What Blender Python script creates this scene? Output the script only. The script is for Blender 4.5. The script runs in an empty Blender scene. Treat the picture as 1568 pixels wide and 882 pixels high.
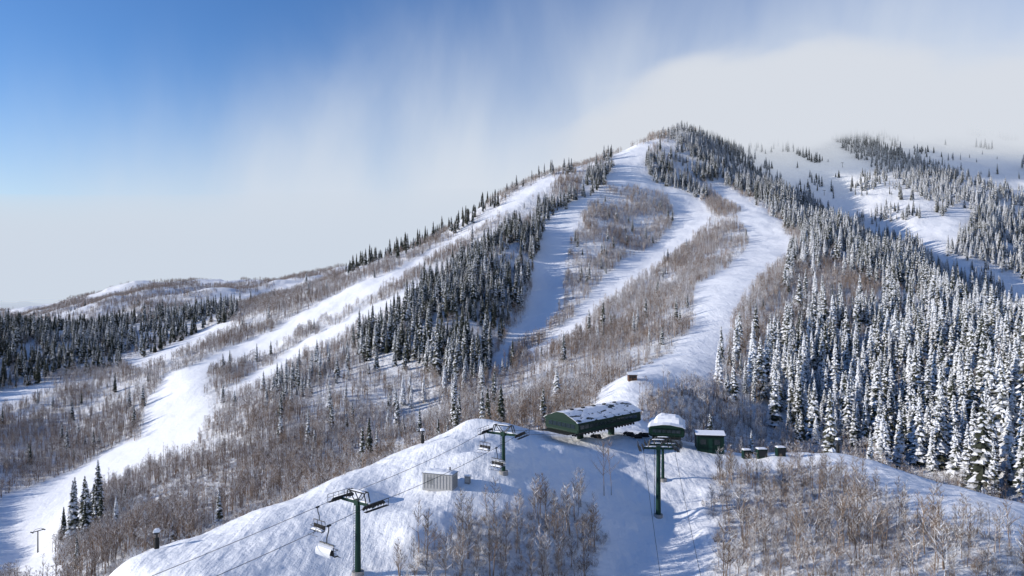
import bpy, math, random
import numpy as np
from mathutils import Vector, Matrix
random.seed(7); rng=np.random.default_rng(11)
F=1045.0; CU=784.0; CV=441.0
S=bpy.context.scene
# ------------------------------------------------------------------ materials
def newmat(name):
    m=bpy.data.materials.new(name); m.use_nodes=True
    nt=m.node_tree; b=nt.nodes['Principled BSDF']; return m,nt,b
def simple(name,col,rough=0.6,metal=0.0,var=0.15,scale=3.0,bump=0.0,spec=0.3):
    m,nt,b=newmat(name)
    tc=nt.nodes.new('ShaderNodeTexCoord'); n=nt.nodes.new('ShaderNodeTexNoise')
    n.inputs['Scale'].default_value=scale; n.inputs['Detail'].default_value=6
    nt.links.new(tc.outputs['Object'],n.inputs['Vector'])
    mx=nt.nodes.new('ShaderNodeMix'); mx.data_type='RGBA'
    mx.inputs[6].default_value=tuple(c*(1-var) for c in col)+(1,)
    mx.inputs[7].default_value=tuple(min(1,c*(1+var)) for c in col)+(1,)
    nt.links.new(n.outputs['Fac'],mx.inputs[0]); nt.links.new(mx.outputs[2],b.inputs['Base Color'])
    b.inputs['Roughness'].default_value=rough; b.inputs['Metallic'].default_value=metal
    b.inputs['Specular IOR Level'].default_value=spec
    if bump>0:
        bp=nt.nodes.new('ShaderNodeBump'); bp.inputs['Strength'].default_value=bump; bp.inputs['Distance'].default_value=0.1
        nt.links.new(n.outputs['Fac'],bp.inputs['Height']); nt.links.new(bp.outputs['Normal'],b.inputs['Normal'])
    return m
M_green=simple('dark_green_paint',(0.005,0.024,0.017),0.55,spec=.2)
M_green2=simple('green_metal',(0.008,0.036,0.026),0.5,spec=.2)
M_dark=simple('dark_steel',(0.03,0.032,0.034),0.5,0.4)
M_steel=simple('galvanised_steel',(0.22,0.23,0.24),0.5,0.5)
M_grey=simple('grey_painted_metal',(0.36,0.36,0.36),0.6)
M_glass=simple('window_glass',(0.02,0.03,0.035),0.12,spec=0.8)
M_conc=simple('concrete',(0.3,0.29,0.28),0.9,scale=6)
M_wood=simple('weathered_wood',(0.13,0.07,0.045),0.8,scale=8,var=.35)
M_snowcap=simple('settled_snow',(0.84,0.86,0.9),0.8,var=0.03,scale=2,bump=0.5,spec=0.1)
M_rubber=simple('black_rubber',(0.02,0.02,0.02),0.8)
M_bubble=simple('frosted_bubble',(0.6,0.62,0.66),0.35,var=.12,scale=5)

def snow_roof_mat():
    m,nt,b=newmat('snow_patched_roof')
    tc=nt.nodes.new('ShaderNodeTexCoord')
    mp=nt.nodes.new('ShaderNodeMapping'); mp.inputs['Scale'].default_value=(0.35,0.6,0.6)
    n=nt.nodes.new('ShaderNodeTexNoise'); n.inputs['Scale'].default_value=1.3; n.inputs['Detail'].default_value=5; n.inputs['Roughness'].default_value=.6
    nt.links.new(tc.outputs['Object'],mp.inputs['Vector']); nt.links.new(mp.outputs[0],n.inputs['Vector'])
    r=nt.nodes.new('ShaderNodeValToRGB'); r.color_ramp.elements[0].position=.41; r.color_ramp.elements[1].position=.44
    r.color_ramp.elements[0].color=(0.02,0.028,0.028,1); r.color_ramp.elements[1].color=(0.82,0.84,0.88,1)
    nt.links.new(n.outputs['Fac'],r.inputs[0]); nt.links.new(r.outputs[0],b.inputs['Base Color'])
    bp=nt.nodes.new('ShaderNodeBump'); bp.inputs['Distance'].default_value=0.3; bp.inputs['Strength'].default_value=.6
    nt.links.new(n.outputs['Fac'],bp.inputs['Height']); nt.links.new(bp.outputs[0],b.inputs['Normal'])
    b.inputs['Roughness'].default_value=.7
    return m
M_roof=snow_roof_mat()

def tree_mat(name,c1,c2,frost=(0.78,0.8,0.84),soft=0.05):
    m,nt,b=newmat(name); L=nt.links
    a=nt.nodes.new('ShaderNodeAttribute'); a.attribute_name='r'; a.attribute_type='GEOMETRY'
    s=nt.nodes.new('ShaderNodeAttribute'); s.attribute_name='snow'; s.attribute_type='INSTANCER'
    oi=nt.nodes.new('ShaderNodeObjectInfo')
    sub=nt.nodes.new('ShaderNodeMath'); sub.operation='SUBTRACT'
    L.new(s.outputs['Fac'],sub.inputs[0]); L.new(a.outputs['Fac'],sub.inputs[1])
    mr=nt.nodes.new('ShaderNodeMapRange'); mr.inputs[1].default_value=-soft; mr.inputs[2].default_value=soft
    L.new(sub.outputs[0],mr.inputs[0])
    mx0=nt.nodes.new('ShaderNodeMix'); mx0.data_type='RGBA'; mx0.inputs[6].default_value=c1+(1,); mx0.inputs[7].default_value=c2+(1,)
    L.new(oi.outputs['Random'],mx0.inputs[0])
    mx=nt.nodes.new('ShaderNodeMix'); mx.data_type='RGBA'; mx.inputs[7].default_value=frost+(1,)
    L.new(mr.outputs[0],mx.inputs[0]); L.new(mx0.outputs[2],mx.inputs[6]); L.new(mx.outputs[2],b.inputs['Base Color'])
    b.inputs['Roughness'].default_value=.85; b.inputs['Specular IOR Level'].default_value=.1
    return m
M_needle=tree_mat('conifer_needles',(0.034,0.042,0.03),(0.065,0.066,0.046),soft=.18)
M_aspen=tree_mat('aspen_twigs',(0.145,0.10,0.072),(0.29,0.21,0.153),soft=.2)
M_aspenN=tree_mat('aspen_bark',(0.14,0.102,0.075),(0.28,0.208,0.156),soft=.15)

# ------------------------------------------------------------------ noise
PT=rng.random((256,256))*2-1
def vnoise(x,y):
    xi=np.floor(x).astype(int); yi=np.floor(y).astype(int); fx=x-xi; fy=y-yi
    fx=fx*fx*(3-2*fx); fy=fy*fy*(3-2*fy)
    g=lambda a,b:PT[a&255,b&255]
    return (g(xi,yi)*(1-fx)+g(xi+1,yi)*fx)*(1-fy)+(g(xi,yi+1)*(1-fx)+g(xi+1,yi+1)*fx)*fy
def fbm(x,y,w,o=5,g=.5):
    r=0;a=1;f=1/w
    for i in range(o):
        r=r+a*vnoise(x*f+i*17.3,y*f+i*9.1); a*=g; f*=2.03
    return r
# ------------------------------------------------------------------ terrain
C=[ # near hill
(870,674,160),(950,668,166),(1030,672,163),(1090,689,157),(960,648,190),(968,578,240),(940,612,222),
(1195,697,152),(1283,692,155),(1340,707,152),(1400,726,146),(1490,750,138),(1568,772,130),(1700,810,125),
(1000,882,105),(1010,793,125),(1000,730,142),(1000,692,156),(950,882,104),(1060,882,104),
(300,882,88),(450,850,95),(500,780,108),(600,760,112),(675,743,115),(770,727,120),(840,700,137),(800,664,152),
(180,872,97),(240,842,100),(400,784,110),(520,730,122),(640,684,140),(720,655,153),(770,648,160),
(560,930,86),(700,850,97),(800,865,98),(850,765,118),(900,882,101),(920,760,128),
(1100,800,120),(1200,735,140),(1300,800,113),(1300,882,92),(1500,882,86),(1500,800,104),(1450,755,126),(1568,850,92),(1200,882,96),
(1100,740,138),
# behind near ridge
(500,760,160),(400,830,150),(640,715,190),(250,890,140),(150,930,130),(60,1000,120),(720,685,200),(0,1100,100),(0,980,150),(0,900,230),
(800,670,200),(870,655,210),(1150,720,190),(1280,740,190),(1400,765,175),(1568,810,165),(1060,700,190),(1030,640,210),
# lower slopes
(700,640,300),(500,700,280),(350,770,230),(200,830,190),(500,600,380),(400,640,360),(300,700,340),(200,745,330),(120,790,310),(90,840,270),
(50,850,300),(60,790,350),(100,740,400),(0,790,360),(240,630,480),(290,575,520),(0,690,460),(100,660,500),(160,600,560),
(400,560,520),(330,600,480),(450,500,600),(600,430,650),(600,500,500),(650,400,700),(560,530,470),(640,640,330),
(700,470,500),(760,390,620),(700,410,640),(800,345,730),(830,300,850),(700,560,390),
(840,360,710),(830,430,600),(810,485,520),(780,535,440),(750,560,400),(800,585,340),
(960,300,850),(900,350,730),(900,400,640),(875,450,560),
(1050,315,850),(1000,380,700),(920,450,560),(880,495,480),(830,538,410),
(1050,400,620),(1000,460,500),(950,530,380),(850,590,310),(900,605,260),
(1130,300,870),(1160,350,720),(1190,380,620),(1140,415,520),(1090,460,430),(1090,515,350),(1070,550,300),(1010,572,262),
# main skyline
(1050,200,1150),(1000,212,1100),(940,238,1050),(880,258,1000),(830,270,960),(780,295,930),(720,330,880),(650,370,830),(600,390,800),(540,412,780),(480,438,770),
(400,462,790),(300,485,800),(200,498,800),(100,508,750),(0,505,720),(-200,510,700),
# behind skyline drop
(1050,235,1280),(940,280,1200),(830,320,1150),(720,370,1100),(600,430,1000),(480,480,960),(300,520,980),(100,540,950),(-100,540,950),(200,520,1200),(500,470,1200),(800,400,1400),
# left conifer slope
(100,545,650),(200,525,700),(60,605,560),(0,565,620),(200,565,600),(300,505,720),(0,620,540),
# right spur
(1100,228,1090),(1200,296,900),(1300,352,720),(1400,408,560),(1500,468,430),(1568,515,350),(1700,600,290),
(1250,420,490),(1200,500,370),(1150,580,285),(1300,500,380),(1300,600,290),(1250,660,240),(1400,600,270),(1400,690,220),(1500,600,235),(1500,715,200),(1568,650,200),(1568,730,180),
# behind spur
(1200,330,1020),(1300,395,830),(1400,450,680),(1500,520,540),(1600,580,450),
# right mountain
(1540,445,680),(1480,385,760),(1400,330,900),(1320,305,1020),(1250,270,1150),(1150,225,1330),
(1130,200,1500),(1200,185,1600),(1300,176,1700),(1400,185,1700),(1500,192,1700),(1568,197,1650),(1700,200,1600),
(1300,225,1300),(1400,250,1200),(1500,300,1000),(1568,350,880),(1568,250,1250),(1700,350,900),(1620,430,700),
(1200,230,2100),(1400,230,2200),(1600,240,2200),
# far left hills
(30,490,1900),(100,470,2000),(200,440,2200),(330,428,2300),(480,424,2300),(560,408,2400),(700,400,2500),(200,475,1600),(400,455,1700),(-100,490,2000),(300,470,2900),(700,440,3000),(0,480,2700),
(900,380,2400),
# outside anchors
(784,1900,30),(0,1900,30),(1568,1900,30),(784,1200,58),(100,1280,58),(1500,1150,58),(-600,1900,30),(2200,1900,30),(-500,900,200),(-500,650,500),(-500,520,1000),
(2100,900,130),(2100,650,260),(2100,450,600),(2100,300,1100),(2100,230,1700),
(784,462,5000),(0,462,5000),(1568,455,5000),(-600,462,5000),(2200,462,5000),(784,462,15000),(0,462,15000),(1568,462,15000),(-600,462,15000),(2200,462,15000),
]
C=np.array(C,float)
K=0.55
ct=(C[:,0]-CU)/F; cs=np.log(C[:,2])*K; cv=(C[:,1]-CV)/F
EPS=0.03
def phi(r2): return np.sqrt(r2+EPS*EPS)
n=len(C)
A=np.zeros((n+3,n+3)); A[:n,:n]=phi((ct[:,None]-ct)**2+(cs[:,None]-cs)**2)
A[:n,:n]+=np.eye(n)*-0.002
Q=np.c_[np.ones(n),ct,cs]; A[:n,n:]=Q; A[n:,:n]=Q.T
W=np.linalg.solve(A,np.r_[cv,0,0,0])
NT,NS=900,900
tmin,tmax=-1.25,1.25
tl=np.linspace(tmin,tmax,NT)
smin,smax=math.log(28),math.log(15000)
sl=np.concatenate([np.linspace(smin,math.log(70),50,endpoint=False),np.linspace(math.log(70),math.log(2600),NS-110,endpoint=False),np.linspace(math.log(2600),smax,60)])
T,SS=np.meshgrid(tl,sl)
def rbf(t,s):
    t=t.ravel(); s=s.ravel()*K; out=np.empty(t.size)
    for i in range(0,t.size,40000):
        a=t[i:i+40000,None]; b=s[i:i+40000,None]
        out[i:i+40000]=phi((a-ct)**2+(b-cs)**2)@W[:n]+W[n]+W[n+1]*a[:,0]+W[n+2]*b[:,0]
    return out
V=rbf(T,SS).reshape(T.shape)
Y=np.exp(SS); X=T*Y; Z=-V*Y
def smooth(a,b,x):
    k=np.clip((x-a)/(b-a),0,1); return k*k*(3-2*k)
far=smooth(180,500,Y)
Z+=far*np.minimum(Y/1000,1.6)*(5.0*fbm(X,Y,110,6,.52))
Z+=far*smooth(1000,1600,Y)*14*fbm(X+500,Y,260,4,.55)
Z+=(1-far)*(0.5*fbm(X,Y,15,6,.58))
def bump(u,v,d,r,h,rx=1.0):
    global Z
    x0=(u-CU)/F*d
    Z=Z+h*np.exp(-(((X-x0)/rx)**2+(Y-d)**2)/(r*r))
bump(735,655,150,4.5,1.8,1.6); bump(690,700,133,4,1.6,1.8); bump(770,665,146,3,1.4); bump(725,700,130,2.2,-1.0,1.6)
bump(610,740,117,4.5,-1.9,1.5); bump(560,745,112,3,1.5); bump(905,668,160,3,1.0); bump(650,800,104,4,1.3,1.5)
bump(1195,700,149,4,.5); bump(860,690,146,3.5,.9,1.5); bump(730,720,125,3.5,.9,1.4); bump(940,690,150,2.5,.8,2); bump(1075,780,124,2.0,1.2,1.2); bump(1085,820,116,2.0,1.2,1); bump(630,830,99,2.5,1.2)
# --- lookup
def H(x,y):
    x=np.asarray(x,float); y=np.asarray(y,float)
    t=np.clip((x/y-tmin)/(tmax-tmin)*(NT-1),0,NT-1.001); s=np.clip(np.interp(np.log(y),sl,np.arange(len(sl))),0,len(sl)-1.001)
    i=t.astype(int); j=s.astype(int); a=t-i; b=s-j
    return (Z[j,i]*(1-a)+Z[j,i+1]*a)*(1-b)+(Z[j+1,i]*(1-a)+Z[j+1,i+1]*a)*b
def pip(u,v,poly):
    r=np.zeros(u.shape,bool); m=len(poly)
    for k in range(m):
        x1,y1=poly[k]; x2,y2=poly[(k+1)%m]
        if y1==y2: continue
        c=((y1>v)!=(y2>v))&(u<(x2-x1)*(v-y1)/(y2-y1)+x1); r^=c
    return r
RUNS=[
[(0,760),(60,738),(150,700),(215,670),(222,620),(250,572),(310,550),(370,523),(450,488),(520,450),(600,415),(660,383),(720,350),(770,312),(834,274),(860,270),(800,312),(740,347),(690,377),(620,420),(540,467),(480,502),(410,542),(330,563),(312,590),(320,620),(335,640),(290,680),(230,710),(170,745),(110,790),(85,850),(90,900),(-50,900)],
[(325,618),(400,588),(470,545),(560,492),(640,448),(720,395),(640,428),(560,470),(470,522),(400,566)],
[(940,235),(1000,215),(990,250),(930,285),(900,312),(880,340),(865,380),(860,420),(855,470),(835,500),(800,530),(775,560),(740,575),(770,530),(800,490),(812,450),(815,400),(830,350),(860,320),(920,292),(935,260)],
[(950,225),(985,240),(1000,275),(1060,298),(1092,320),(1080,350),(1040,380),(1000,410),(960,440),(925,470),(890,500),(850,525),(815,545),(795,540),(850,510),(880,480),(900,450),(950,400),(1000,375),(1030,340),(1020,300),(985,288),(930,290)],
[(1085,278),(1130,298),(1190,333),(1218,370),(1205,400),(1155,430),(1125,470),(1110,540),(1100,600),(1040,595),(985,605),(978,660),(900,660),(915,605),(955,570),(1025,540),(1058,500),(1065,440),(1115,405),(1140,370),(1125,320),(1105,305)],
[(-50,605),(90,588),(60,612),(0,632),(-50,640)],
[(190,556),(280,520),(350,490),(365,498),(280,537),(210,568)],
[(1395,345),(1470,320),(1500,330),(1455,380),(1440,400),(1395,372)],
]
CON=[
([(535,545),(560,505),(600,490),(640,452),(690,412),(740,382),(800,350),(820,330),(838,345),(815,400),(800,470),(770,525),(740,572),(690,585),(620,575),(560,560)],1.0,.33),
([(820,312),(850,315),(900,275),(938,245),(940,270),(915,292),(870,318),(838,348),(818,332)],1.0,.38),
([(968,245),(990,232),(1060,285),(1088,308),(1050,300),(990,268)],1.0,.48),
([(1005,220),(1040,195),(1100,215),(1160,255),(1230,305),(1300,340),(1350,360),(1440,400),(1600,500),(1600,780),(1480,750),(1380,725),(1330,700),(1280,680),(1225,690),(1150,640),(1100,615),(1105,540),(1150,500),(1180,480),(1200,440),(1210,395),(1240,375),(1200,335),(1150,302),(1090,278),(1040,255)],1.0,.54),
([(-300,480),(0,490),(120,500),(240,488),(350,468),(372,480),(260,530),(200,562),(110,575),(80,585),(40,592),(-300,620)],.6,.3),
([(90,830),(100,800),(150,780),(165,820),(120,840)],.6,.25),
([(515,405),(600,385),(700,330),(760,300),(765,312),(705,352),(640,384),(560,414),(520,424)],.2,.15),
([(1440,390),(1500,335),(1600,345),(1600,430),(1500,415)],.9,.55),
([(1270,185),(1330,215),(1400,240),(1500,285),(1600,300),(1600,345),(1480,335),(1400,300),(1370,275),(1290,235)],.55,.6),
([(1470,180),(1600,180),(1600,215),(1480,205)],.8,.4),
]
MIXED=[([(380,570),(560,535),(760,570),(740,640),(620,670),(500,650),(430,640)],.12,.55),
([(110,600),(230,580),(210,680),(0,740),(0,640)],.06,.35),([(380,640),(480,600),(560,640),(500,700),(400,720)],.05,.5),
([(850,470),(860,400),(900,330),(1020,300),(1030,340),(950,400),(880,480)],.04,.35)]
crest_u=[-200,180,240,400,520,640,720,800,980,1100,1283,1400,1490,1568,1800]
crest_d=[90,100,104,115,127,146,160,180,200,175,163,152,144,136,128]
NEAR=[[(590,900),(630,855),(690,812),(760,780),(850,772),(890,765),(918,785),(925,900)],
[(1095,900),(1085,800),(1085,735),(1130,722),(1240,722),(1330,756),(1440,796),(1600,862),(1600,900)]]
def classify(x,y,jit=8.0):
    z=H(x,y); u=CU+F*x/y; v=CV-F*z/y
    js=np.clip(y/600,.5,1.2)
    uj=u+jit*1.5*fbm(x,y,22*js,4,.6); vj=v+jit*fbm(x+300,y-77,22*js,4,.6)
    cd=np.interp(u,crest_u,crest_d); near=y<cd
    run=np.zeros(x.shape,bool)
    ur=u+(uj-u)*.6; vr=v+(vj-v)*.6
    for p in RUNS: run|=pip(ur,vr,p)
    run&=~near
    run&=(y>190)
    ty=np.full(x.shape,2,int)
    den=np.ones(x.shape); snow=np.full(x.shape,.4)
    rightfar=((u>1100)&(y>1120-(u-1100)*1.2)&(y>600)|((u>980)&(y>1250)))
    ty[rightfar]=3; den[rightfar]=.10; snow[rightfar]=.5
    lf=(y>900)&(~rightfar); ty[lf]=4; den[lf]=.5
    for p,dn,sn in CON:
        m=pip(uj,vj,p)&~near
        ty[m]=1; den[m]=dn; snow[m]=sn
    ty[run]=0
    ty[near]=0
    for p in NEAR:
        m=pip(u+14*fbm(x,y,7,4),v+9*fbm(x+50,y,7,4),p)&near; ty[m]=5
    return ty,den,snow,u,v,near
ty,den,snw,UU,VV,nearm=classify(X.ravel(),Y.ravel())
rough=np.where(ty==0,0.0,1.0); rough[(ty==5)]=.7
rough[(ty==3)]=.4; rough[(ty==4)]=.7
def blur(a,k):
    for _ in range(k):
        a=(a+np.roll(a,1,0)+np.roll(a,-1,0)+np.roll(a,1,1)+np.roll(a,-1,1))/5
    return a
rough=blur(rough.reshape(X.shape),3).ravel()
nv=X.size; R,Cc=X.shape
co=np.c_[X.ravel(),Y.ravel(),Z.ravel()].astype(np.float32)
idx=np.arange(nv).reshape(R,Cc)
q=np.stack([idx[:-1,:-1],idx[:-1,1:],idx[1:,1:],idx[1:,:-1]],-1).reshape(-1,4)
me=bpy.data.meshes.new('snowy_mountain_terrain')
me.vertices.add(nv); me.vertices.foreach_set('co',co.ravel())
me.loops.add(q.size); me.loops.foreach_set('vertex_index',q.ravel().astype(np.int32))
me.polygons.add(len(q)); me.polygons.foreach_set('loop_start',np.arange(0,q.size,4,dtype=np.int32)); me.polygons.foreach_set('loop_total',np.full(len(q),4,np.int32))
me.polygons.foreach_set('use_smooth',np.ones(len(q),bool))
me.update(calc_edges=True)
at=me.attributes.new('rough','FLOAT','POINT'); at.data.foreach_set('value',rough.astype(np.float32))
ter=bpy.data.objects.new('snowy_mountain_terrain',me); S.collection.objects.link(ter)
m,nt,b=newmat('snow_ground'); L=nt.links
geo=nt.nodes.new('ShaderNodeNewGeometry'); ra=nt.nodes.new('ShaderNodeAttribute'); ra.attribute_name='rough'
def noise(scale,detail=5,rgh=.55,mapscale=None):
    k=nt.nodes.new('ShaderNodeTexNoise'); k.inputs['Scale'].default_value=scale; k.inputs['Detail'].default_value=detail; k.inputs['Roughness'].default_value=rgh
    if mapscale:
        mp=nt.nodes.new('ShaderNodeMapping'); mp.inputs['Scale'].default_value=mapscale; mp.inputs['Rotation'].default_value=(0,0,.25); L.new(geo.outputs['Position'],mp.inputs[0]); L.new(mp.outputs[0],k.inputs['Vector'])
    else: L.new(geo.outputs['Position'],k.inputs['Vector'])
    return k
def mth(op,a,b=None,clamp=False):
    k=nt.nodes.new('ShaderNodeMath'); k.operation=op; k.use_clamp=clamp
    for i,s in enumerate((a,b)):
        if s is None: continue
        if isinstance(s,(int,float)): k.inputs[i].default_value=s
        else: L.new(s,k.inputs[i])
    return k.outputs[0]
n1=noise(.35,8,.68); n3=noise(1.1,6,.7); n4=noise(.12,6,.6); n5=noise(1,4,.6,(1.1,.045,.3))
rp=nt.nodes.new('ShaderNodeMapRange'); rp.inputs[1].default_value=.50; rp.inputs[2].default_value=.66; L.new(n3.outputs['Fac'],rp.inputs[0])
fac=mth('MULTIPLY',rp.outputs[0],mth('MULTIPLY',ra.outputs['Fac'],.7))
mx=nt.nodes.new('ShaderNodeMix'); mx.data_type='RGBA'; mx.inputs[6].default_value=(.87,.885,.91,1); mx.inputs[7].default_value=(.21,.155,.12,1)
L.new(fac,mx.inputs[0]); L.new(mx.outputs[2],b.inputs['Base Color'])
b.inputs['Roughness'].default_value=.75; b.inputs['Specular IOR Level'].default_value=.15
rb=mth('ADD',mth('MULTIPLY',ra.outputs['Fac'],1.5),.38)
c1=mth('SUBTRACT',n1.outputs['Fac'],.5); c4=mth('SUBTRACT',n4.outputs['Fac'],.5); c5=mth('MULTIPLY',mth('SUBTRACT',n5.outputs['Fac'],.5),.2)
hh=mth('ADD',mth('ADD',mth('MULTIPLY',c1,mth('MULTIPLY',rb,1.4)),mth('MULTIPLY',c4,mth('MULTIPLY',rb,2.0))),c5)
bp=nt.nodes.new('ShaderNodeBump'); bp.inputs['Strength'].default_value=.85; bp.inputs['Distance'].default_value=1.0
L.new(hh,bp.inputs['Height']); L.new(bp.outputs[0],b.inputs['Normal'])
me.materials.append(m)

# ------------------------------------------------------------------ tree prototypes
class MB:
    def __init__(s): s.v=[];s.f=[];s.r=[];s.m=[]
    def face(s,pts,r=0,m=0):
        i=len(s.v); s.v+=[tuple(p) for p in pts]; s.f.append(tuple(range(i,i+len(pts)))); s.r.append(r); s.m.append(m)
    def cone(s,p0,p1,r0,r1,k=3,r=1,m=0):
        p0=Vector(p0);p1=Vector(p1);d=(p1-p0); 
        if d.length<1e-6:return
        d.normalize(); a=d.orthogonal().normalized(); b=d.cross(a)
        i=len(s.v)
        for q,rr in((p0,r0),(p1,r1)):
            for j in range(k):
                t=2*math.pi*j/k; s.v.append(tuple(q+a*math.cos(t)*rr+b*math.sin(t)*rr))
        for j in range(k):
            s.f.append((i+j,i+(j+1)%k,i+k+(j+1)%k,i+k+j)); s.r.append(r); s.m.append(m)
    def mesh(s,name,mats):
        me=bpy.data.meshes.new(name); me.from_pydata(s.v,[],s.f); 
        at=me.attributes.new('r','FLOAT','FACE'); at.data.foreach_set('value',np.array(s.r,np.float32))
        me.polygons.foreach_set('material_index',np.array(s.m,np.int32))
        for m in mats: me.materials.append(m)
        me.update(); return me
def conifer(seed,Ht,Rm,ragged=.25,bare=.06):
    R=random.Random(seed); b=MB(); b.cone((0,0,-.8),(0,0,Ht),.22,.02,5,2)
    z=Ht*bare+.4
    while z<Ht*.985:
        fz=z/Ht; rad=Rm*((1-fz)**.8)*(0.35+.65*min(1,(fz+.03)*7))
        k=max(4,int(5+5*(1-fz))); ph=R.random()*6.28
        for j in range(k):
            if R.random()<.08: continue
            a=ph+j*6.283/k+R.uniform(-.3,.3); rr=rad*R.uniform(1-ragged*1.6,1+ragged)+.12
            dz=-rr*R.uniform(.25,.55); c,s_=math.cos(a),math.sin(a); w=rr*R.uniform(.26,.4)+.08
            mid=rr*R.uniform(.5,.7)
            base=(0,0,z+.1); tip=(c*rr,s_*rr,z+dz); 
            ml=(c*mid-s_*w,s_*mid+c*w,z+dz*.75-.12); mr_=(c*mid+s_*w,s_*mid-c*w,z+dz*.75-.12); top=(c*mid,s_*mid,z+dz*.35+.1)
            q=R.random()
            b.face((base,ml,top),q); b.face((ml,tip,top),q*.9); b.face((base,top,mr_),min(1,q+.1)); b.face((top,tip,mr_),q)
            if R.random()<.5:
                hz=z+dz-.35; b.face(((c*mid*.5,s_*mid*.5,z-.3),(c*mid-s_*w*.6,s_*mid+c*w*.6,hz),(c*mid+s_*w*.6,s_*mid-c*w*.6,hz-.1)),1.5)
        z+=R.uniform(.28,.5)*(.55+.45*(1-fz))*(Ht/15)**.5
    return b.mesh('conifer_tree_%d'%seed,[M_needle])
def aspen(seed,stems,Ht,fine,mat,spread=1.6,wid=1.0,solid=False):
    R=random.Random(seed); b=MB()
    def sliver(p,q,w,r):
        p=Vector(p);q=Vector(q); d=q-p; o=d.orthogonal(); o.rotate(Matrix.Rotation(R.random()*6.28,3,d.normalized())); o.normalize()
        b.face((p-o*w*.5,p+o*w*.5,q),r)
    for s_ in range(stems):
        a=R.random()*6.28; rr=spread*R.random()**.5; bx,by=math.cos(a)*rr,math.sin(a)*rr
        if stems==1: bx=by=0
        h=Ht*R.uniform(.7,1.1); lean=Vector((R.uniform(-.08,.08),R.uniform(-.08,.08),1))
        pts=[Vector((bx,by,-.4))]; 
        for i in range(1,6):
            pts.append(Vector((bx,by,0))+lean*h*i/5+Vector((R.uniform(-.1,.1),R.uniform(-.1,.1),0))*h*.12)
        tr=.011*h*wid
        for i in range(5): b.cone(pts[i],pts[i+1],tr*(1-i/5.2),tr*(1-(i+1)/5.2),4 if solid else 3,R.uniform(.35,1.1))
        nb=fine
        for k in range(nb):
            f=R.uniform(.22,.98)**.8; i=min(4,int(f*5)); p=pts[i].lerp(pts[i+1],f*5-i)
            az=R.random()*6.28; l=h*.32*(1.12-f)*R.uniform(.6,1.2)+.25; up=R.uniform(.7,1.5)
            d=Vector((math.cos(az),math.sin(az),up)).normalized(); q=p+d*l
            q2=q+Vector((d.x*.5,d.y*.5,1.2)).normalized()*l*.45; rv=R.random()
            if solid:
                b.cone(p,q,tr*.38,tr*.2,3,rv); b.cone(q,q2,tr*.2,tr*.06,3,rv)
            else:
                sliver(p,q2,.07*wid,rv)
            for t in range(5 if not solid else 8):
                g=R.uniform(.25,1); s0=p.lerp(q,g); dd=(d+Vector((R.uniform(-.9,.9),R.uniform(-.9,.9),R.uniform(-.1,.8)))).normalized()
                sliver(s0,s0+dd*l*R.uniform(.3,.6),(.05 if not solid else .04)*wid,R.random())
    return b.mesh('aspen_tree_%d'%seed,[mat])
def shrub(seed,mat):
    R=random.Random(seed); b=MB()
    for i in range(26):
        a=R.random()*6.28; rr=R.random()*.5; p=Vector((math.cos(a)*rr,math.sin(a)*rr,-.1)); d=Vector((math.cos(a)*R.uniform(.1,.8),math.sin(a)*R.uniform(.1,.8),1)).normalized()
        l=R.uniform(.6,1.5); q=p+d*l; o=d.orthogonal().normalized()*.03; b.face((p-o,p+o,q),R.random())
        for k in range(4):
            s0=p.lerp(q,R.uniform(.3,.95)); dd=(d+Vector((R.uniform(-1,1),R.uniform(-1,1),R.uniform(0,.6)))).normalized(); o=dd.orthogonal().normalized()*.02
            b.face((s0-o,s0+o,s0+dd*l*.35),R.random())
    return b.mesh('shrub_%d'%seed,[mat])
def coll(name,meshes):
    c=bpy.data.collections.new(name)
    for i,me in enumerate(meshes):
        o=bpy.data.objects.new('%s_%02d'%(name,i),me); c.objects.link(o)
    return c
cCon=coll('conifer_kind',[conifer(1,15,2.0,.25),conifer(2,17,2.1,.3),conifer(3,13,2.3,.35),conifer(4,16,1.7,.3,.12),conifer(5,10,1.9,.25),conifer(6,18,2.4,.4,.1)])
cAsp=coll('aspen_kind',[aspen(10+i,4,8.5,14,M_aspen,2.2,1.5) for i in range(6)])
cNear=coll('near_aspen_kind',[aspen(30+i,R_,7.0,22,M_aspenN,.7,1.15,True) for i,R_ in enumerate([1,2,1,2,3,1])])
cShr=coll('shrub_kind',[shrub(50+i,M_aspenN) for i in range(4)])
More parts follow.
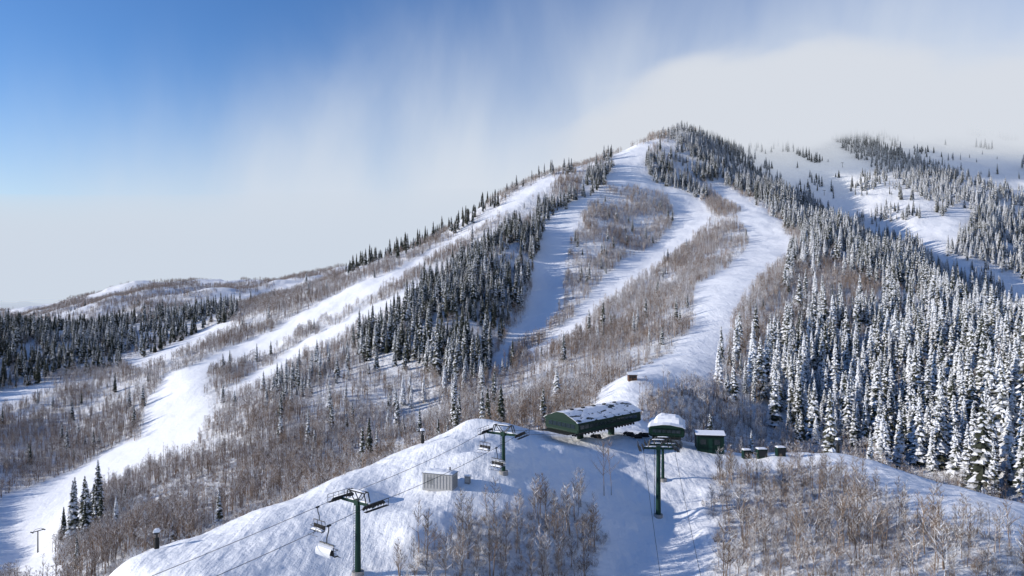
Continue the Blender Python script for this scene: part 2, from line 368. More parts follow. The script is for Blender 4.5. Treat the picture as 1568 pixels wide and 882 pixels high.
def scatter(name,x,y,collec,k,scl,snow,rots=None,zoff=0):
    x=np.asarray(x);n_=len(x)
    z=H(x,y)+zoff
    me=bpy.data.meshes.new(name); me.vertices.add(n_); me.vertices.foreach_set('co',np.c_[x,y,z].astype(np.float32).ravel())
    def at(nm,ty_,v): a=me.attributes.new(nm,ty_,'POINT'); a.data.foreach_set('value',v)
    at('idx','INT',rng.integers(0,k,n_).astype(np.int32)); at('scl','FLOAT',scl.astype(np.float32))
    at('rotz','FLOAT',(rng.random(n_)*6.283).astype(np.float32)); at('snow','FLOAT',snow.astype(np.float32))
    o=bpy.data.objects.new(name,me); S.collection.objects.link(o)
    g=bpy.data.node_groups.new(name+'_scatter','GeometryNodeTree')
    g.interface.new_socket('Geometry',in_out='INPUT',socket_type='NodeSocketGeometry'); g.interface.new_socket('Geometry',in_out='OUTPUT',socket_type='NodeSocketGeometry')
    N=g.nodes; gi=N.new('NodeGroupInput'); go=N.new('NodeGroupOutput'); ip=N.new('GeometryNodeInstanceOnPoints'); ci=N.new('GeometryNodeCollectionInfo')
    ci.inputs['Collection'].default_value=collec; ci.inputs['Separate Children'].default_value=True; ci.inputs['Reset Children'].default_value=True
    def na(nm,dt):
        a=N.new('GeometryNodeInputNamedAttribute'); a.data_type=dt; a.inputs['Name'].default_value=nm; return a.outputs[0]
    cx=N.new('ShaderNodeCombineXYZ'); l=g.links
    l.new(gi.outputs[0],ip.inputs['Points']); l.new(ci.outputs[0],ip.inputs['Instance']); ip.inputs['Pick Instance'].default_value=True
    l.new(na('idx','INT'),ip.inputs['Instance Index']); l.new(na('rotz','FLOAT'),cx.inputs[2]); l.new(cx.outputs[0],ip.inputs['Rotation']); l.new(na('scl','FLOAT'),ip.inputs['Scale'])
    l.new(ip.outputs[0],go.inputs[0])
    md=o.modifiers.new('scatter','NODES'); md.node_group=g
    return o
def cand(y0,y1,t0,t1,spacing):
    xs0,xs1=min(t0*y0,t0*y1),max(t1*y0,t1*y1)
    gx=np.arange(xs0,xs1,spacing); gy=np.arange(y0,y1,spacing); a,b_=np.meshgrid(gx,gy); a=a.ravel();b_=b_.ravel()
    a=a+rng.uniform(-.55,.55,a.size)*spacing; b_=b_+rng.uniform(-.55,.55,a.size)*spacing
    t=a/b_; k=(t>t0)&(t<t1)&(b_>y0)&(b_<y1); return a[k],b_[k]
MIXP=[(1140,470),(1180,400),(1260,400),(1360,430),(1330,480),(1230,500),(1160,560),(1110,600),(1105,560)]
# conifers
x,y=cand(150,1750,-.95,.95,4.5)
ty,den,snw,u,v,nr=classify(x,y)
clus=fbm(x,y,45,3)
rnd=rng.random(x.size)
gapn=fbm(x+900,y+50,30,3)
keep=(ty==1)&(rnd<den*np.where(y<450,.75,.85)*np.clip(1.0+gapn*1.3,.12,1))
keep|=(ty==3)&(rnd<np.clip(.02+.55*(clus-.45),0.004,.5))
keep|=(ty==4)&(rnd<np.clip(.4*(clus-.5),0.0,.3))
keep|=(ty==2)&(rnd<np.where(clus>.5,.05,.008))
for p,dn,sn in MIXED:
    mk=pip(u,v,p)&(ty==2); keep|=mk&(rnd<dn*np.clip(1+1.5*clus,.2,3)); snw[mk]=sn
mix=pip(u,v,MIXP)
keep&=~(mix&(y<600)&(rng.random(x.size)<.7))
keep&=~((y<270)&(u>870)&(u<1080))
x,y,snw,ty,gapk=x[keep],y[keep],snw[keep],ty[keep],gapn[keep]
s_=(.5+.75*rng.random(x.size)**1.0)*np.where(ty==2,.75,1)*np.where(y>1000,.95,1.1)*np.where(y<330,1.08,1.0)
snx=snw+rng.normal(0,.13,x.size)+.15*fbm(x,y,70,2)
scatter('conifer_forest',x,y,cCon,6,s_,np.clip(snx,.02,.95))
# aspens
x,y=cand(120,1050,-.95,.95,3.3)
ty,den,snw,u,v,nr=classify(x,y)
gap=fbm(x-200,y+400,25,4)
pr=np.where(ty==2,np.clip(.68+gap*.85,.08,1),0); pr=np.where((ty==1)&(y<700),.12,pr); pr=np.where(ty==4,.3,pr)
pr=np.where(pip(u,v,MIXP)&(ty!=0)&~nr,.8,pr)
pr=np.where(pip(u,v,[(560,492),(620,440),(700,395),(830,265),(850,300),(740,390),(640,455),(580,500)])&(ty==2),pr*.15,pr)
pr=np.where(pip(u,v,[(480,500),(600,420),(830,265),(820,300),(700,370),(600,440),(500,520)])&(ty==2),pr*.4,pr)
keep=rng.random(x.size)<pr
x,y=x[keep],y[keep]
scatter('aspen_forest',x,y,cAsp,6,rng.uniform(.5,1.05,x.size)*np.where(y<170,.5,1)*np.where((y<230)&(x>-20),.75,1),np.clip(rng.normal(.3,.13,x.size)+.15*fbm(x,y,60,2),0,.75))
x,y=cand(1050,2600,-.95,.3,8.0)
ty,den,snw,u,v,nr=classify(x,y)
keep=(ty==4)&(fbm(x,y,120,4)>-.15)&(rng.random(x.size)<.7); x,y=x[keep],y[keep]
scatter('distant_forest',x,y,cAsp,6,rng.uniform(.9,1.7,x.size),np.clip(rng.normal(.25,.1,x.size),0,.8))
# near aspens & shrubs
x,y=cand(76,180,-.95,.95,1.6)
ty,den,snw,u,v,nr=classify(x,y)
g=fbm(x+40,y,14,3)
keep=(ty==5)&(rng.random(x.size)<np.where(x>25,np.clip(.6+.6*g,.12,.95),np.clip(.4+.55*g,.05,.85))); xx,yy=x[keep],y[keep]
scatter('aspen_thicket',xx,yy,cNear,6,(.3+.8*rng.random(xx.size)**1.4)*np.where(yy<112,1.08,.95),np.clip(rng.normal(.28,.13,xx.size),0,.75))
x,y=cand(76,330,-.95,.95,1.5)
ty,den,snw,u,v,nr=classify(x,y)
keep=((ty==5)|((ty==2)&(y<320)))&(rng.random(x.size)<.6); xx,yy=x[keep],y[keep]
scatter('brush',xx,yy,cShr,4,rng.uniform(.5,1.2,xx.size),np.clip(rng.normal(.36,.15,xx.size),0,.8))

# ------------------------------------------------------------------ object helpers
def hz(x,y): return float(H(np.array([x]),np.array([y]))[0])
def pos(u,d): return (u-CU)/F*d
def empty(name,loc,rz=0):
    e=bpy.data.objects.new(name,None); e.empty_display_size=.5; S.collection.objects.link(e); e.location=loc; e.rotation_euler=(0,0,rz); return e
class PB(MB):
    def box(s,c,sz,m=0,rx=0,ry=0,rz=0,taper=1.0):
        Mx=Matrix.Rotation(rz,3,'Z')@Matrix.Rotation(ry,3,'Y')@Matrix.Rotation(rx,3,'X'); c=Vector(c); i=len(s.v)
        for zz in(-.5,.5):
            k=1 if zz<0 else taper
            for xx,yy in((-.5,-.5),(.5,-.5),(.5,.5),(-.5,.5)):
                s.v.append(tuple(c+Mx@Vector((xx*sz[0]*k,yy*sz[1]*k,zz*sz[2]))))
        for f in((3,2,1,0),(4,5,6,7),(0,1,5,4),(1,2,6,5),(2,3,7,6),(3,0,4,7)):
            s.f.append(tuple(i+a for a in f)); s.r.append(0); s.m.append(m)
    def tube(s,pts,r,k=8,m=0):
        for a,b in zip(pts[:-1],pts[1:]): s.cone(a,b,r,r,k,0,m)
    def rod(s,a,b,r0,r1=None,k=10,m=0):
        r1=r0 if r1 is None else r1; i=len(s.v); s.cone(a,b,r0,r1,k,0,m)
        s.f.append(tuple(range(i,i+k))[::-1]); s.r.append(0); s.m.append(m); s.f.append(tuple(range(i+k,i+2*k))); s.r.append(0); s.m.append(m)
    def prism(s,prof,x0,x1,m=0):
        i=len(s.v);k=len(prof)
        for x in(x0,x1):
            for p in prof: s.v.append((x,p[0],p[1]))
        for j in range(k): s.f.append((i+j,i+(j+1)%k,i+k+(j+1)%k,i+k+j)); s.r.append(0); s.m.append(m)
        s.f.append(tuple(range(i,i+k))[::-1]); s.f.append(tuple(range(i+k,i+2*k))); s.r+=[0,0]; s.m+=[m,m]
    def obj(s,name,mats,parent,bevel=0,smooth=False,sub=0):
        me=s.mesh(name,mats if isinstance(mats,list) else [mats]); o=bpy.data.objects.new(name,me); S.collection.objects.link(o); o.parent=parent
        import bmesh
        bm=bmesh.new(); bm.from_mesh(me); bmesh.ops.recalc_face_normals(bm,faces=bm.faces); bm.to_mesh(me); bm.free()
        if smooth: me.polygons.foreach_set('use_smooth',np.ones(len(me.polygons),bool))
        if bevel: 
            md=o.modifiers.new('bevel','BEVEL'); md.width=bevel; md.segments=2
        return o
def snowlump(p,c,sz,name='snow_cap',seed=0):
    b=PB(); R=random.Random(seed); nx,ny=10,8
    g=[[None]*(ny+1) for _ in range(nx+1)]
    for i in range(nx+1):
        for j in range(ny+1):
            a=i/nx*2-1; e=j/ny*2-1; h=max(0,(1-abs(a)**4)*(1-abs(e)**4))
            g[i][j]=(c[0]+a*sz[0]/2,c[1]+e*sz[1]/2,c[2]+sz[2]*(h**.5)*(R.uniform(.8,1.1) if h>0 else 1)+.004)
    for i in range(nx):
        for j in range(ny): b.face((g[i][j],g[i+1][j],g[i+1][j+1],g[i][j+1]))
    o=b.obj(name,M_snowcap,p,smooth=True)
    return o
# ------------------------------------------------------------------ lift terminal
def terminal(name,fx,fy,ang,Ln,Wd,z_und,z_top,rise,patch,style='ridge',vents=True):
    zg=hz(fx+math.cos(ang)*Ln*.4,fy+math.sin(ang)*Ln*.4); e=empty(name,(fx,fy,zg),ang)
    u0=z_und-zg; t0=z_top-zg; w=Wd/2
    prof=lambda k,d:[(w+k,t0-.25-d),(w*.90+k*.5,t0+.12*rise-d),(w*.2,t0+rise-d),(-w*.2,t0+rise-d),(-w*.90-k*.5,t0+.12*rise-d),(-w-k,t0-.25-d)]
    b=PB(); b.prism([(-w*.9,u0),(w*.9,u0),(w,u0+.35),(w,t0-.5),(w*.97,t0-.3),(-w*.97,t0-.3),(-w,t0-.5),(-w,u0+.35)],0,Ln); b.obj('enclosure_shell',M_green,e,.06)
    b=PB(); pr=prof(-.05,.04); b.prism(pr,-.62,-.50); b.prism(pr,Ln+.2,Ln+.32); b.obj('gable_fascia',M_green,e)
    b=PB()
    for sgn in(-1,1):
        k=int(Ln/1.7)
        for i in range(k): b.box((1.2+i*(Ln-2.0)/k,sgn*(w+.02),(u0+t0)/2+.1),((Ln-2.4)/k-.22,.06,(t0-u0)*.30))
    k=6
    for i in range(k): b.box((-.03,-w*.8+(i+.5)*Wd*.8/k,(u0+t0)/2+.15),(.06,Wd*.8/k-.18,(t0-u0)*.34))
    b.obj('windows',M_glass,e)
    b=PB(); b.box((Ln/2,w+.05,u0+.62),(Ln-.2,.08,.14)); b.box((Ln/2,-w-.05,u0+.62),(Ln-.2,.08,.14)); b.box((-.08,0,t0-.45),(.12,Wd*.98,.5)); b.box((-.08,0,u0+.55),(.12,Wd*.95,.25)); b.obj('trim',M_green2,e)
    b=PB(); b.prism(prof(.25,0),-.5,Ln+.2); b.obj('roof',patch,e,smooth=False)
    if vents:
        b=PB()
        for i in range(5): b.box((Ln*(.15+.17*i),0,t0+rise+.12),(.9,.5,.3))
        b.obj('roof_vents',M_dark,e)
    b=PB()
    for x,yw in((Ln*.28,0),(Ln*.78,0)):
        b.box((x,0,u0/2-1),(1.3,1.0,u0+2)); b.box((x,0,u0-.3),(2.0,Wd*.7,.5))
    b.obj('support_columns',M_green2,e,.04)
    b=PB()
    for sgn in(-1,1):
        b.box((Ln*.45,sgn*w*.72,u0-.35),(Ln*.95,.25,.3))
        for i in range(int(Ln/1.1)): b.rod((.6+i*1.1,sgn*w*.72-.12,u0-.55),(.6+i*1.1,sgn*w*.72+.12,u0-.55),.25,k=10)
    b.rod((Ln-2.8,0,u0-.5),(Ln-2.8,0,u0-.2),w*.75,k=28)
    b.box((Ln*.4,0,u0-.2),(Ln*.5,1.6,.4))
    b.obj('bullwheel_and_drive',M_dark,e)
    b=PB(); b.box((-1.3,0,u0+.05),(2.4,Wd*.8,.1))
    for yy in np.linspace(-Wd*.38,Wd*.38,6): b.rod((-2.4,yy,u0),(-2.4,yy,u0+1),.03,k=5)
    b.rod((-2.4,-Wd*.38,u0+1),(-2.4,Wd*.38,u0+1),.03,k=5); b.obj('work_platform',M_dark,e)
    return e
fx,fy=pos(860,156),156
TA=math.radians(42)
terminal('chairlift_terminal',fx,fy,TA,22.5,10.5,-32.7,-29.9,1.6,M_roof)
fx2=pos(1019,158); rs=terminal('chairlift_return_station',fx2,157,math.radians(76),10,8.0,-34.3,-31.9,.5,M_snowcap,vents=False)
snowlump(rs,(6.2,-.3,-31.75-rs.location.z),(7.5,6.6,1.5),'roof_snow_drift',4)
# ------------------------------------------------------------------ towers
def tower(name,u,d,vtop,ang,arm=6.4,rp=.38,zb=None,kind=0):
    x=pos(u,d); zg=hz(x,d) ; zt=-(vtop-CV)/F*d; h=zt-zg; e=empty(name,(x,d,zg),ang)
    b=PB(); b.rod((0,0,-1),(0,0,h-.3),rp,rp*.72,14); b.obj('pole',M_green2,e,smooth=False)
    b=PB(); b.rod((0,0,-1.5),(0,0,.45),.85,.8,16); b.obj('footing',M_conc,e)
    b=PB(); b.box((0,0,h-.25),(.4,arm,.42)); b.box((0,0,h-.25),(.75,.8,.75))
    b.obj('crossarm',M_green2,e,.03)
    b=PB()
    for sg in(-1,1):
        y0=sg*arm/2; b.box((0,y0,h+.05),(3.4,.16,.22)); 
        for i in range(8):
            xx=-1.75+i*.5; b.rod((xx,y0-.08,h-.15),(xx,y0+.08,h-.15),.21,k=12)
        b.box((-.9,y0,h-.02),(1.5,.3,.12)); b.box((.9,y0,h-.02),(1.5,.3,.12))
        yo=y0+sg*.55; b.box((0,yo,h-.45),(4.0,.5,.06))
        for xx in(-1.9,-.95,0,.95,1.9): b.rod((xx,yo+sg*.25,h-.45),(xx,yo+sg*.25,h+.55),.035,k=5)
        b.rod((-1.9,yo+sg*.25,h+.55),(1.9,yo+sg*.25,h+.55),.035,k=5); b.rod((-1.9,yo+sg*.25,h+.1),(1.9,yo+sg*.25,h+.1),.03,k=5)
    b.obj('sheave_assemblies',M_dark,e)
    b=PB()
    for xx in(-.35,.35):
        b.tube([(xx,-arm*.32,h),(xx,-arm*.26,h+1.25),(xx,arm*.26,h+1.25),(xx,arm*.32,h)],.09,6)
        b.tube([(xx,-.3,h),(xx,-arm*.2,h+1.25)],.07,5); b.tube([(xx,.3,h),(xx,arm*.2,h+1.25)],.07,5)
    for yy in(-arm*.26,0,arm*.26): b.rod((-.35,yy,h+1.25),(.35,yy,h+1.25),.05,k=5)
    b.obj('lifting_frame',M_dark,e)
    b=PB()
    for xx in(-.2,.2): b.rod((xx,rp+.2,.6),(xx,rp+.12,h-.4),.03,k=5)
    z=.8
    while z<h-.5: b.rod((-.2,rp+.18,z),(.2,rp+.18,z),.02,k=4); z+=.35
    b.obj('ladder',M_dark,e)
    snowlump(e,(0,0,h+1.28),(.5,arm*.4,.12),'snow_cap',1); snowlump(e,(0,0,h-.03),(.42,arm*.9,.15),'snow_on_crossarm',2)
    ends=[Vector((x-math.sin(ang)*sg*arm/2,d+math.cos(ang)*sg*arm/2,zt+.08)) for sg in(1,-1)]
    return e,ends
LA=math.radians(54)
t2,e2=tower('lift_tower',771,120,662,math.radians(62),6.6,.36)
t1,e1=tower('lift_tower',548,92,766,LA,6.2,.44)
t3,e3=tower('lift_tower',1008,125,684,math.radians(84),5.6,.5)
t4,e4=tower('lift_tower',1015,139,679,math.radians(84),5.6,.36)
def rope(name,pts):
    b=PB(); b.tube(pts,.035,5); o=b.obj(name,M_dark,None); return o
def sag(a,b,s,k=14): return [a.lerp(b,i/k)-Vector((0,0,4*s*(i/k)*(1-i/k))) for i in range(k+1)]
f0=Vector((fx,fy,-32.6)); wv=Vector((-math.sin(TA),math.cos(TA),0))*3.1
dirn=Vector((-.60,-.80,0))
def out(e_): return e_+dirn*70+Vector((0,0,-4))
rp=[]
for i,sg in((0,1),(1,-1)):
    pts=sag(f0+wv*sg,e2[i],.25)+sag(e2[i],e1[i],.6)[1:]+sag(e1[i],out(e1[i]),1.0)[1:]
    rope('haul_rope',pts); rp.append(pts)
g0=Vector((fx2,157,-34.3)); 
for i,sg in((0,1),(1,-1)):
    pts=sag(g0+Vector((-3*sg,0,0)),e4[i],.1)+sag(e4[i],e3[i],.1)[1:]+sag(e3[i],e3[i]+Vector((-8,-75,-26)),1.5)[1:]
    rope('haul_rope',pts)
def chair(p,ang,k=1.0,bub=True):
    e=empty('chairlift_chair',p,ang)
    b=PB(); b.box((0,0,-.05),(.5,.16,.2)); b.tube([(0,0,-.1),(.05,.0,-.7),(.28,0,-1.3),(.28,0,-1.9)],.06,8); b.obj('grip_and_hanger',M_dark,e)
    b=PB(); b.rod((.28,-1.15,-1.9),(.28,1.15,-1.9),.06,k=8)
    for y in(-1.15,-.4,.4,1.15): b.tube([(.28,y,-1.9),(.34,y,-2.7),(.22,y,-3.15),(-.35,y,-3.2)],.04,6)
    b.rod((-.8,-1.0,-3.55),(-.8,1.0,-3.55),.03,k=6); b.tube([(-.1,0,-2.6),(-.8,0,-3.55)],.03,6)
    b.tube([(.3,-1.1,-2.5),(-.35,-1.1,-2.55),(-.35,1.1,-2.55),(.3,1.1,-2.5)],.03,6); b.obj('frame',M_dark,e)
    b=PB()
    for y in(-.87,-.29,.29,.87): b.box((-.05,y,-3.1),(.5,.52,.1)); b.box((.27,y,-2.72),(.09,.52,.6),ry=.12)
    b.obj('seat_and_backrest',M_rubber,e,.03)
    snowlump(e,(-.05,0,-3.05),(.5,2.3,.22),'snow_on_seat',3)
    if bub:
        b=PB()
        pr=[]
        for i in range(9):
            a=math.radians(-25+i*17); pr.append((.1+math.cos(a)*.78,-2.75+math.sin(a)*.78))
        for i in range(8):
            (x0,z0),(x1,z1)=pr[i],pr[i+1]
            for s0,s1 in((-1.2,-.4),(-.4,.4),(.4,1.2)): b.face(((x0,s0,z0),(x0,s1,z0),(x1,s1,z1),(x1,s0,z1)))
        b.obj('bubble_cover',M_bubble,e,smooth=True)
    e.scale=(k,k,k)
    return e
def on_rope(pts,u):
    for a,b in zip(pts[:-1],pts[1:]):
        ua,ub=CU+F*a.x/a.y,CU+F*b.x/b.y
        if min(ua,ub)<=u<=max(ua,ub): return a.lerp(b,(u-ua)/(ub-ua))
    return pts[-2]
chair(on_rope(rp[0],486),LA,bub=False)
chair(on_rope(rp[1],503),LA+math.pi,1.15)
chair(on_rope(rp[0],741),LA,bub=False); chair(on_rope(rp[1],760),LA)
# ------------------------------------------------------------------ buildings
def hut(name,u,d,w,l,h,ang,mat,roof_h,door=True,zoff=0):
    x=pos(u,d); zg=hz(x,d)+zoff; e=empty(name,(x,d,zg),ang)
    b=PB(); b.box((0,0,h/2-.5),(w,l,h+1)); b.obj('walls',mat,e,.03)
    b=PB(); b.prism([(-l/2-.4,h-.1),(0,h+roof_h),(l/2+.4,h-.1),(l/2+.4,h+.05),(0,h+roof_h+.15),(-l/2-.4,h+.05)],-w/2-.35,w/2+.35); b.obj('roof',M_dark,e)
    b=PB(); b.prism([(-l/2-.45,h+.06),(0,h+roof_h+.16),(l/2+.45,h+.06),(l/2+.4,h+.25),(0,h+roof_h+.4),(-l/2-.4,h+.25)],-w/2-.4,w/2+.4); b.obj('roof_snow',M_snowcap,e,.08)
    b=PB(); 
    for k_ in(-.28,.25): b.box((k_*w,-l/2-.02,h*.6),(w*.22,.06,h*.3)); b.box((w/2+.02,0,h*.6),(.06,l*.3,h*.3))
    b.obj('windows',M_glass,e)
    b=PB(); b.box((0,-l/2-.03,h*.4),(w*.15,.08,h*.78)); b.obj('door',M_green2 if mat is not M_wood else M_dark,e)
    b=PB()
    for sx in(-1,1):
        for sy in(-1,1): b.box((sx*w/2,sy*l/2,h/2-.4),(.14,.14,h+.7))
    b.obj('corner_trim',M_green2 if mat is not M_wood else M_wood,e)
    return e
hut('operator_hut',1086,157,5.8,4.2,3.9,math.radians(-8),M_green,.35)
hut('ski_patrol_shack',968,238,2.8,2.4,1.9,0,M_wood,.4)
x=pos(674,115); e=empty('utility_container',(x,115,hz(x,115)),math.radians(-18))
b=PB(); b.box((0,0,1.25),(5.4,2.5,2.9)); b.obj('body',M_grey,e,.05)
b=PB(); 
for i in range(9): b.box((-2.3+i*.57,-1.27,1.4),(.06,.05,2.3))
for j in range(8): b.box((2.72,0,.6+j*.24),(.05,1.7,.07))
for j in range(6): b.box((-1.3,-1.3,1.0+j*.2),(1.1,.04,.06))
b.obj('ribs_and_louvres',M_steel,e)
b=PB(); b.box((0,0,2.74),(5.6,2.7,.12)); b.obj('roof',M_steel,e,.02); snowlump(e,(0,0,2.8),(5.5,2.6,.35),'roof_snow',5)
b=PB(); b.rod((1.6,.5,2.8),(1.6,.5,3.6),.12); b.obj('exhaust_pipe',M_dark,e)
def ebox(u,d,w,h,ang=0,mat=M_steel,name='electrical_cabinet'):
    x=pos(u,d); e=empty(name,(x,d,hz(x,d)),ang); b=PB(); b.box((0,0,h/2-.2),(w,w*.7,h+.4)); b.obj('cabinet',mat,e,.03)
    b=PB(); b.box((0,-w*.36,h*.55),(w*.8,.04,h*.7)); b.box((0,0,h+.04),(w*1.1,w*.8,.08)); b.obj('door_and_lid',M_dark if mat is not M_steel else M_grey,e); snowlump(e,(0,0,h+.08),(w*1.1,w*.8,.22),'snow_cap',6)
ebox(716,116,.9,1.2,-.3); 
for u_,d_,w_ in((1143,153,1.8),(1166,152,2.1),(1195,151,1.9)): ebox(u_,d_,w_,1.9,.05,M_green)
def post(u,d,h=2.7):
    x=pos(u,d); e=empty('padded_post',(x,d,hz(x,d)),.3)
    b=PB(); b.rod((0,0,-.5),(0,0,h),.14,k=10); b.obj('pole',M_dark,e)
    b=PB(); b.rod((0,0,0.1),(0,0,h*.65),.36,.34,12); b.obj('pad',M_rubber,e,.04)
    b=PB(); b.box((0,0,h-.1),(.7,.7,.3)); b.obj('nozzle_head',M_dark,e,.05); snowlump(e,(0,0,h+.05),(.9,.9,.45),'snow_cap',8)
post(240,100,2.5); post(647,142,2.7); post(1283,155,3.0)
def snowmobile(u,d,ang):
    x=pos(u,d); e=empty('snowmobile',(x,d,hz(x,d)),ang)
    # profile is drawn in (length, z) and extruded across the width
    b=PB(); pf=[(-1.3,.35),(1.1,.35),(1.35,.5),(1.0,.95),(.35,1.05),(.2,.85),(-1.3,.8)]; b.prism(pf,-.3,.3); b.obj('body',M_dark,e,.05)
    b=PB(); b.box((0,-.55,.92),(.38,1.3,.22)); b.obj('seat',M_rubber,e,.05)
    b=PB(); b.prism([(-1.4,.0),(.3,.0),(.5,.3),(-1.4,.35),(-1.55,.18)],-.22,.22); b.obj('track',M_rubber,e)
    b=PB()
    for sx in(-.48,.48): b.box((sx,1.0,.05),(.14,1.1,.06)); b.box((sx,1.6,.12),(.14,.3,.06),rx=.5); b.rod((sx,1.0,.08),(sx*.4,.9,.5),.04,k=6)
    b.obj('skis',M_dark,e); b=PB(); b.rod((-.38,.15,1.2),(.38,.15,1.2),.03,k=6); b.rod((0,.4,.95),(0,.15,1.2),.04,k=6); b.box((0,.55,1.2),(.5,.04,.35),rx=.5); b.obj('handlebar_and_windshield',M_dark,e)
snowmobile(962,166,1.2); snowmobile(974,165,1.5); snowmobile(985,167,1.3); snowmobile(912,163,1.7)
def smalltower(u,d,h,ang):
    x=pos(u,d); e=empty('lift_tower',(x,d,hz(x,d)),ang); b=PB(); b.rod((0,0,-1),(0,0,h),.3,.22,8); b.obj('pole',M_dark,e)
    b=PB(); b.box((0,0,h),(.3,5,.3)); 
    for sg in(-1,1): b.box((0,sg*2.4,h),(2.4,.25,.4)); b.tube([(0,sg*2.0,h),(0,sg*1.2,h+.9),(0,0,h+.9)],.08,5)
    b.obj('crossarm',M_dark,e)
smalltower(58,300,9.5,math.radians(150))
for u_,d_ in((1262,1080),(1290,1180),(824,430)): smalltower(u_,d_,8,math.radians(120))
tall=[aspen(90,1,13,22,M_aspenN,0,.75,True),aspen(91,1,12,20,M_aspenN,0,.7,True)]
for me_,u_,d_,s_ in((tall[0],925,128,.95),(tall[1],936,129,.9),(tall[0],612,90,.5),(tall[1],885,116,.5)):
    x=pos(u_,d_); o=bpy.data.objects.new('aspen_tree',me_); o.location=(x,d_,hz(x,d_)); o.rotation_euler=(0,0,u_); o.scale=(s_,)*3; S.collection.objects.link(o)

# ------------------------------------------------------------------ haze and cloud (absorbing volumes; their own emission stands in for scattered light)
def volmat(name,dens,col):
    m=bpy.data.materials.new(name); m.use_nodes=True; nt=m.node_tree; nt.nodes.clear()
    o=nt.nodes.new('ShaderNodeOutputMaterial'); a=nt.nodes.new('ShaderNodeVolumeAbsorption'); a.inputs['Color'].default_value=(0,0,0,1); a.inputs['Density'].default_value=dens
    e=nt.nodes.new('ShaderNodeEmission'); e.inputs['Color'].default_value=col+(1,); e.inputs['Strength'].default_value=dens
    ad=nt.nodes.new('ShaderNodeAddShader'); nt.links.new(a.outputs[0],ad.inputs[0]); nt.links.new(e.outputs[0],ad.inputs[1]); nt.links.new(ad.outputs[0],o.inputs['Volume']); return m,nt,a,e
HC=(0.62,0.69,0.79)
nx,ny=60,48; b=PB()
xsn=np.linspace(-14000,14000,nx); ysn=1200+13000*np.linspace(0,1,ny)**1.5
def topz(x,y):
    e=float(smooth(1150,4300,np.array(y+0.0)))
    return -450+1050*(.03+.97*e)+25*math.sin(x*.0011+1)
vv=[];ff=[]
for j in range(ny):
    for i in range(nx): vv.append((xsn[i],ysn[j],topz(xsn[i],ysn[j])))
for j in range(ny):
    for i in range(nx): vv.append((xsn[i],ysn[j],-900))
o_=nx*ny
for j in range(ny-1):
    for i in range(nx-1):
        a=j*nx+i; ff.append((a,a+1,a+nx+1,a+nx)); ff.append((o_+a,o_+a+nx,o_+a+nx+1,o_+a+1))
for i in range(nx-1):
    ff.append((i,o_+i,o_+i+1,i+1)); a=(ny-1)*nx+i; ff.append((a,a+1,o_+a+1,o_+a))
for j in range(ny-1):
    a=j*nx; ff.append((a,a+nx,o_+a+nx,o_+a)); a=j*nx+nx-1; ff.append((a,o_+a,o_+a+nx,a+nx))
mh=bpy.data.meshes.new('haze'); mh.from_pydata(vv,[],ff); mh.materials.append(volmat('haze_volume',.0006,HC)[0]); mh.update()
oh=bpy.data.objects.new('haze_bank',mh); S.collection.objects.link(oh)
ce=empty('summit_cloud',(0,0,0))
def softcloud(u,v,d,rx,ry,rz_,dens,tilt=-.3,nscale=1.6):
    m,nt,a,e=volmat('cloud_volume',dens,(0.68,0.72,0.79)); L=nt.links
    tc=nt.nodes.new('ShaderNodeTexCoord'); ln=nt.nodes.new('ShaderNodeVectorMath'); ln.operation='LENGTH'; L.new(tc.outputs['Object'],ln.inputs[0])
    no=nt.nodes.new('ShaderNodeTexNoise'); no.inputs['Scale'].default_value=nscale; no.inputs['Detail'].default_value=3; no.inputs['Roughness'].default_value=.55; L.new(tc.outputs['Object'],no.inputs['Vector'])
    def mm(op,a_,b_,c=False):
        k=nt.nodes.new('ShaderNodeMath'); k.operation=op; k.use_clamp=c
        for i,s in enumerate((a_,b_)):
            if isinstance(s,(int,float)): k.inputs[i].default_value=s
            else: L.new(s,k.inputs[i])
        return k.outputs[0]
    fall=mm('SUBTRACT',1.0,ln.outputs['Value'],True)
    x_=mm('SUBTRACT',mm('ADD',mm('MULTIPLY',fall,1.3),mm('MULTIPLY',no.outputs['Fac'],1.6)),1.0)
    mr=nt.nodes.new('ShaderNodeMapRange'); mr.interpolation_type='SMOOTHSTEP'; mr.inputs[1].default_value=0; mr.inputs[2].default_value=1.0; L.new(x_,mr.inputs[0])
    edge=nt.nodes.new('ShaderNodeMapRange'); edge.interpolation_type='SMOOTHSTEP'; edge.inputs[1].default_value=0; edge.inputs[2].default_value=.45; L.new(fall,edge.inputs[0])
    dd=mm('MULTIPLY',mm('MULTIPLY',mr.outputs[0],edge.outputs[0]),dens); L.new(dd,a.inputs['Density']); L.new(dd,e.inputs['Strength'])
    bpy.ops.mesh.primitive_uv_sphere_add(segments=32,ring_count=16,location=(pos(u,d),d,-(v-CV)/F*d)); o=bpy.context.object; o.name='cloud_puff'; o.scale=(rx,ry,rz_); o.rotation_euler=(0,tilt,0); o.data.materials.append(m); o.parent=ce
softcloud(1160,165,1260,380,290,130,.09,-.08,2.2)
softcloud(1430,180,1440,560,380,160,.032,0.05,2.6)
softcloud(960,205,1300,360,250,120,.012,-.5,2.0)

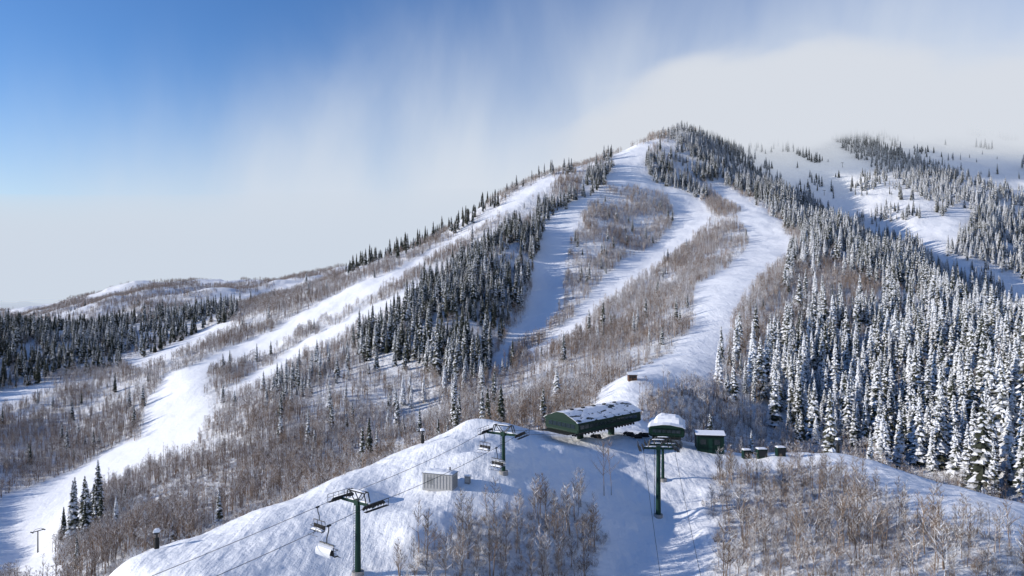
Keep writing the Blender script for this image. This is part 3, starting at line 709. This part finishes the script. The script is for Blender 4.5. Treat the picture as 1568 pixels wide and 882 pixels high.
# ------------------------------------------------------------------ world, sun, camera
SE=math.radians(17); SAZ=math.atan2(-1,-.10)
w=bpy.data.worlds.new('World'); S.world=w; w.use_nodes=True; nt=w.node_tree; nt.nodes.clear(); L=nt.links
out_=nt.nodes.new('ShaderNodeOutputWorld'); bg=nt.nodes.new('ShaderNodeBackground'); bg.inputs['Strength'].default_value=.15
sky=nt.nodes.new('ShaderNodeTexSky'); sky.sky_type='NISHITA'; sky.sun_disc=False; sky.sun_elevation=SE; sky.sun_rotation=SAZ; sky.altitude=2400; sky.dust_density=.3; sky.ozone_density=3; sky.air_density=1.3
hs=nt.nodes.new('ShaderNodeHueSaturation'); hs.inputs['Hue'].default_value=.512; hs.inputs['Saturation'].default_value=1.2; hs.inputs['Value'].default_value=1.1; L.new(sky.outputs[0],hs.inputs['Color']); L.new(hs.outputs[0],bg.inputs[0])
bc=nt.nodes.new('ShaderNodeBackground'); bc.inputs['Color'].default_value=(.67,.73,.82,1); bc.inputs['Strength'].default_value=1
tc=nt.nodes.new('ShaderNodeTexCoord'); mp=nt.nodes.new('ShaderNodeMapping'); mp.inputs['Rotation'].default_value=(0,math.radians(-35),0); mp.inputs['Scale'].default_value=(2.2,1.0,0.8)
L.new(tc.outputs['Generated'],mp.inputs[0])
def wn(s,det,ro):
    nn=nt.nodes.new('ShaderNodeTexNoise'); nn.inputs['Scale'].default_value=s; nn.inputs['Detail'].default_value=det; nn.inputs['Roughness'].default_value=ro; nn.inputs['Distortion'].default_value=.3; L.new(mp.outputs[0],nn.inputs['Vector']); return nn.outputs['Fac']
sx=nt.nodes.new('ShaderNodeSeparateXYZ'); L.new(tc.outputs['Generated'],sx.inputs[0])
def mm(op,a,b,c=False):
    k=nt.nodes.new('ShaderNodeMath'); k.operation=op; k.use_clamp=c
    for i,s in enumerate((a,b)):
        if isinstance(s,(int,float)): k.inputs[i].default_value=s
        else: L.new(s,k.inputs[i])
    return k.outputs[0]
base=mm('ADD',mm('ADD',mm('MULTIPLY',sx.outputs[0],.42),.44),mm('MULTIPLY',sx.outputs[2],-1.15))
val=mm('ADD',base,mm('MULTIPLY',mm('SUBTRACT',wn(2.2,7,.5),.5),.36))
mr=nt.nodes.new('ShaderNodeMapRange'); mr.interpolation_type='SMOOTHSTEP'; mr.inputs[1].default_value=-.16; mr.inputs[2].default_value=.26; mr.inputs[4].default_value=1.0; L.new(val,mr.inputs[0])
hi=nt.nodes.new('ShaderNodeMapRange'); hi.interpolation_type='SMOOTHSTEP'; hi.inputs[1].default_value=.16; hi.inputs[2].default_value=.44; hi.inputs[3].default_value=1.0; hi.inputs[4].default_value=.5
L.new(mm('ADD',sx.outputs[2],mm('MULTIPLY',mm('SUBTRACT',wn(3.0,6,.5),.5),-.42)),hi.inputs[0])
fx_=mm('MULTIPLY',mr.outputs[0],hi.outputs[0])
ms=nt.nodes.new('ShaderNodeMixShader'); L.new(fx_,ms.inputs[0]); L.new(bg.outputs[0],ms.inputs[1]); L.new(bc.outputs[0],ms.inputs[2]); L.new(ms.outputs[0],out_.inputs[0])
sd=bpy.data.lights.new('sun','SUN'); sd.energy=5; sd.angle=math.radians(.6); sd.color=(1,.93,.84); so=bpy.data.objects.new('sun',sd); S.collection.objects.link(so)
dv=Vector((math.sin(SAZ)*math.cos(SE),math.cos(SAZ)*math.cos(SE),math.sin(SE))); so.rotation_euler=dv.to_track_quat('Z','Y').to_euler()
cd=bpy.data.cameras.new('camera'); cd.sensor_width=36; cd.lens=F/1568*36; cd.clip_end=40000; cd.clip_start=.5
cam=bpy.data.objects.new('camera',cd); cam.rotation_euler=(math.radians(90),0,0); S.collection.objects.link(cam); S.camera=cam
S.view_settings.view_transform='Standard'; S.view_settings.look='None'; S.view_settings.exposure=0
